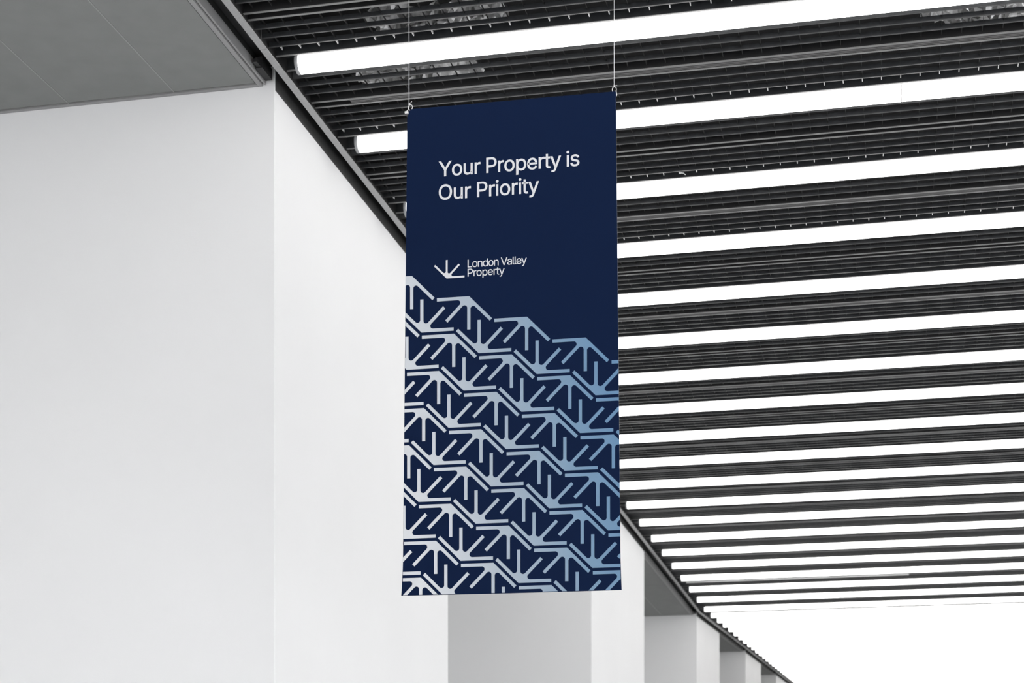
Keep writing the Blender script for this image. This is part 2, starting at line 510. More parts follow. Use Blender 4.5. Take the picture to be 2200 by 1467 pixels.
def fabric_nodes(m, hem=True):
    nt = m.node_tree
    bs = nt.nodes['Principled BSDF']
    tc = nt.nodes.new('ShaderNodeTexCoord')
    # weave and soft creases, and the stitched seams of the two rod pockets
    n = nt.nodes.new('ShaderNodeTexNoise')
    n.inputs['Scale'].default_value = 5.0
    n.inputs['Detail'].default_value = 3
    mp = nt.nodes.new('ShaderNodeMapping')
    mp.inputs['Scale'].default_value = (0.55, 1.0, 0.35)
    nt.links.new(tc.outputs['Object'], mp.inputs['Vector'])
    nt.links.new(mp.outputs['Vector'], n.inputs['Vector'])
    sp = nt.nodes.new('ShaderNodeSeparateXYZ')
    nt.links.new(tc.outputs['Object'], sp.inputs['Vector'])
    def seam(q):
        c = nt.nodes.new('ShaderNodeMath'); c.operation = 'COMPARE'
        c.inputs[1].default_value = q - Q0
        c.inputs[2].default_value = 0.0022
        nt.links.new(sp.outputs['Z'], c.inputs[0])
        return c
    s1, s2 = seam(1.243), seam(3.098)
    ad = nt.nodes.new('ShaderNodeMath'); ad.operation = 'ADD'
    nt.links.new(s1.outputs[0], ad.inputs[0]); nt.links.new(s2.outputs[0], ad.inputs[1])
    b1 = nt.nodes.new('ShaderNodeBump')
    b1.inputs['Strength'].default_value = 0.35
    b1.inputs['Distance'].default_value = 0.03
    nt.links.new(n.outputs['Fac'], b1.inputs['Height'])
    b2 = nt.nodes.new('ShaderNodeBump')
    b2.invert = True
    b2.inputs['Strength'].default_value = 0.25
    b2.inputs['Distance'].default_value = 0.002
    nt.links.new(ad.outputs[0], b2.inputs['Height'])
    nt.links.new(b1.outputs['Normal'], b2.inputs['Normal'])
    nt.links.new(b2.outputs['Normal'], bs.inputs['Normal'])
    return nt, bs, sp

M['navy'] = mat('navy_fabric', (0.0052, 0.0130, 0.0430), 0.85, spec=0.05)
fabric_nodes(M['navy'])
M['print'] = mat('white_print', (0.66, 0.67, 0.70), 0.8, spec=0.1)
fabric_nodes(M['print'])
M['edge'] = mat('pale_cut_edge', (0.55, 0.56, 0.60), 0.8)
# printed gradient from near white on the left to pale blue on the right
M['fade'] = mat('white_to_blue_print', (0.7, 0.75, 0.8), 0.8, spec=0.1)
nt, bs, sp = fabric_nodes(M['fade'])
mu = nt.nodes.new('ShaderNodeMath'); mu.operation = 'MULTIPLY_ADD'
mu.inputs[1].default_value = 0.16
mu.inputs[2].default_value = -0.08
nt.links.new(sp.outputs['Z'], mu.inputs[0])
ad = nt.nodes.new('ShaderNodeMath'); ad.operation = 'ADD'
nt.links.new(sp.outputs['X'], ad.inputs[0]); nt.links.new(mu.outputs[0], ad.inputs[1])
mr = nt.nodes.new('ShaderNodeMapRange')
mr.inputs['From Min'].default_value = -0.46
mr.inputs['From Max'].default_value = 0.46
nt.links.new(ad.outputs[0], mr.inputs['Value'])
cr = nt.nodes.new('ShaderNodeValToRGB')
E_ = cr.color_ramp.elements
E_[0].position = 0.0; E_[0].color = (0.64, 0.66, 0.69, 1)
E_[1].position = 1.0; E_[1].color = (0.135, 0.248, 0.400, 1)
for ps, cl in ((0.195, (0.54, 0.58, 0.63, 1)), (0.40, (0.385, 0.445, 0.515, 1)), (0.785, (0.188, 0.297, 0.425, 1))):
    e = E_.new(ps); e.color = cl
nt.links.new(mr.outputs[0], cr.inputs[0])
nt.links.new(cr.outputs[0], bs.inputs['Base Color'])

# outline with a slight flare at the hem and rounded top corners
def edge_x(q, side):
    t = (TL[1] - q) / (TL[1] - BL[1])
    if side < 0:
        x = TL[0] + (-0.4650 - TL[0]) * t
        return x - 0.006 * max(0, (t - 0.93) / 0.07) ** 1.5
    x = TR_[0] + (0.4515 - TR_[0]) * t
    return x + 0.003 * max(0, (t - 0.93) / 0.07) ** 1.5
NQ = 60
outline = []
for j in range(NQ + 1):                       # down the left side
    q = TL[1] + (BL[1] - TL[1]) * j / NQ
    x = edge_x(q, -1)
    r = 0.014
    d = TL[1] - q
    if d < r: x += r - math.sqrt(max(0, r * r - (r - d) ** 2))
    outline.append((x, q))
NB = 16
for i in range(1, NB):
    u = i / NB
    outline.append((BL[0] + (BR[0] - BL[0]) * u, BL[1] + (BR[1] - BL[1]) * u - 0.0012 * math.sin(math.pi * u)))
for j in range(NQ + 1):
    q = BR[1] + (TR_[1] - BR[1]) * j / NQ
    outline.append((edge_x(q, 1), q))
TH = 0.0022
def flat(name, polys, y, m, parent, thick=0.0, edge_m=None):
    """fill polygons (outer + holes) given in banner coordinates"""
    v, f, ii = [], [], []
    for rings in polys:
        flat_pts = [p for r in rings for p in r]
        tri = tessellate_polygon([[Vector((p[0], p[1], 0)) for p in r] for r in rings])
        b0 = len(v)
        v += [(p[0], y, p[1] - Q0) for p in flat_pts]
        for t in tri:
            a, b_, c = [Vector(flat_pts[k]) for k in t]
            ccw = (b_ - a).cross(c - a) > 0 if hasattr((b_ - a), 'cross') else True
            f.append(tuple(b0 + k for k in (t if ccw else t[::-1]))); ii.append(0)
        if thick:
            n = len(flat_pts)
            v += [(p[0], y + thick, p[1] - Q0) for p in flat_pts]
            for t in tri:
                a, b_, c = [Vector(flat_pts[k]) for k in t]
                ccw = (b_ - a).cross(c - a) > 0
                f.append(tuple(b0 + n + k for k in (t[::-1] if ccw else t))); ii.append(1)
            k0 = b0
            for r in rings:
                L = len(r)
                for k in range(L):
                    f.append((k0 + k, k0 + (k + 1) % L, k0 + n + (k + 1) % L, k0 + n + k)); ii.append(1)
                k0 += L
    me = new_mesh(name, v, f, [m] + ([edge_m] if edge_m else []), ii)
    return me

sheet_me = flat('sheet', [[outline]], 0.0, M['navy'], banner, TH, M['edge'])
obj('sheet', sheet_me, banner)

# rods in the pockets along top and bottom, white plugs at the top corners
def rod(name, x0, x1, q, r, m, y=0.006):
    v, f = cyl_x(x0, x1, r, 16)
    return obj(name, simple(name, ([(a, b_ + y, c + q - Q0) for a, b_, c in v], f), m, True), banner)
rod('top_rod', TL[0] + 0.004, TR_[0] - 0.002, TL[1] - 0.008, 0.004, M['navy'])
rod('rod_plug', TL[0] - 0.012, TL[0] + 0.004, TL[1] - 0.009, 0.0045, M['whitebar'])
rod('bottom_rod', BL[0] + 0.010, BR[0] - 0.008, BL[1] + 0.012, 0.004, M['navy'])

# star-burst emblem: four bars leaving a hub, inner corners rounded
def burst():
    t, L = 0.0137, 0.1370
    n0, n1 = -0.0055, 0.0082                 # upright bar
    r = 0.0115
    s2 = math.sqrt(0.5)
    def corner(p, d1, d2, r):
        """rounded notch at p between directions d1 and d2 (d1 first)"""
        a = math.acos(max(-1, min(1, d1[0] * d2[0] + d1[1] * d2[1]))) / 2
        bx, by = d1[0] + d2[0], d1[1] + d2[1]
        bl = math.hypot(bx, by)
        cx, cy = p[0] + bx / bl * r / math.sin(a), p[1] + by / bl * r / math.sin(a)
        tl = r / math.tan(a)
        p1 = (p[0] + d1[0] * tl, p[1] + d1[1] * tl)
        p2 = (p[0] + d2[0] * tl, p[1] + d2[1] * tl)
        a1 = math.atan2(p1[1] - cy, p1[0] - cx)
        a2 = math.atan2(p2[1] - cy, p2[0] - cx)
        am = math.atan2(p[1] - cy, p[0] - cx)
        def nrm(x):
            while x > math.pi: x -= 2 * math.pi
            while x < -math.pi: x += 2 * math.pi
            return x
        d1a, d2a = nrm(a1 - am), nrm(a2 - am)
        return [(cx + r * math.cos(am + d1a + (d2a - d1a) * k / 9), cy + r * math.sin(am + d1a + (d2a - d1a) * k / 9)) for k in range(10)]
    c0 = 0.0024                               # centre line of the slanting bar: y = x + c0
    h = t * s2
    pts = [(0, 0), (L, 0), (L, t)]
    # notch between the level and the slanting bar
    # lower edge of the slanting bar: y = x + c0 - h*1.0*... (perpendicular half width t/2)
    lo, hi = c0 - t / 2 / s2, c0 + t / 2 / s2
    pts += corner((t - lo, t), (1, 0), (s2, s2), r)
    ex = 0.0968
    tip = (ex, ex + c0)
    pts += [(tip[0] + t / 2 * s2, tip[1] - t / 2 * s2), (tip[0] - t / 2 * s2, tip[1] + t / 2 * s2)]
    pts += corner((n1, n1 + hi), (s2, s2), (0, 1), r)
    pts += [(n1, 0.1377), (n0, 0.1377)]
    # left slanting bar: outer edge y = -x, inner edge y = -x + t/s2
    pts += corner((n0, -n0 + t / s2), (0, 1), (-s2, s2), r)
    w_ = 0.0968
    pts += [(-w_ + t * s2, w_ + t * s2), (-w_, w_)]
    return pts
BURST = burst()

def clip_poly_mesh(me):
    """cut a flat mesh to the banner outline"""
    bm = bmesh.new()
    bm.from_mesh(me)
    i_ = 0.0006
    lines = [((edge_x(TL[1], -1) + i_, TL[1]), (edge_x(1.30, -1) + i_, 1.30)), ((edge_x(1.30, -1) + i_, 1.30), (BL[0] + i_, BL[1])), (BL, BR), (BR, (edge_x(1.30, 1), 1.30)), ((edge_x(1.30, 1) - i_, 1.30), (edge_x(TL[1], 1) - i_, TL[1]))]
    for k, (a, c) in enumerate(lines):
        d = Vector((c[0] - a[0], 0, c[1] - a[1])).normalized()
        no = Vector((d.z, 0, -d.x)) * -1      # left of travel (down, right, up) is inside
        co = Vector((a[0], 0, a[1] - Q0))
        if k == 2: co.z += 0.0016
        if k == 1 or k == 3: continue
        bmesh.ops.bisect_plane(bm, geom=bm.verts[:] + bm.edges[:] + bm.faces[:], plane_co=co, plane_no=-no, clear_outer=True)
    # a shape cut in two by the edge becomes two pieces
    bm.verts.ensure_lookup_table()
    left, groups = set(bm.verts), []
    while left:
        st = [left.pop()]
        g = set(st)
        while st:
            for e in st.pop().link_edges:
                for q in e.verts:
                    if q in left:
                        left.discard(q); g.add(q); st.append(q)
        groups.append(g)
    out = []
    for g in groups:
        vs = list(g)
        ix = {q: k for k, q in enumerate(vs)}
        fs = [tuple(ix[q] for q in f.verts) for f in bm.faces if f.verts[0] in g]
        if fs:
            out.append(new_mesh(me.name, [tuple(q.co) for q in vs], fs, list(me.materials)))
    bm.free()
    return out

def emblem(name, ox, oy, sc, flip, m):
    s = -1 if flip else 1
    pts = [(ox + s * sc * x, oy + s * sc * y) for x, y in BURST]
    if max(p[0] for p in pts) < -0.47 or min(p[0] for p in pts) > 0.455 or max(p[1] for p in pts) < 1.142:
        return None
    me = flat(name, [[pts]], -0.0006, m, banner)
    o = None
    for piece in clip_poly_mesh(me):
        o = obj(name, piece, banner)
    bpy.data.meshes.remove(me)
    return o

LO, LA, LB, LD = (-0.13985, 2.13775), (0.24367, -0.09970), (-0.06413, -0.15118), (0.13875, -0.01253)
for n in range(-1, 9):
    for m_ in range(-5, 8):
        ux = LO[0] + m_ * LA[0] + n * LB[0]
        uy = LO[1] + m_ * LA[1] + n * LB[1]
        if n >= 0:
            emblem('emblem', ux, uy, 1.0, False, M['fade'])
        emblem('emblem', ux + LD[0], uy + LD[1], 1.0, True, M['fade'])
lg = emblem('logo', -0.2766, 2.4557, 0.555, False, M['print'])
lg['label'] = 'small white four-bar emblem beside the two-line name'

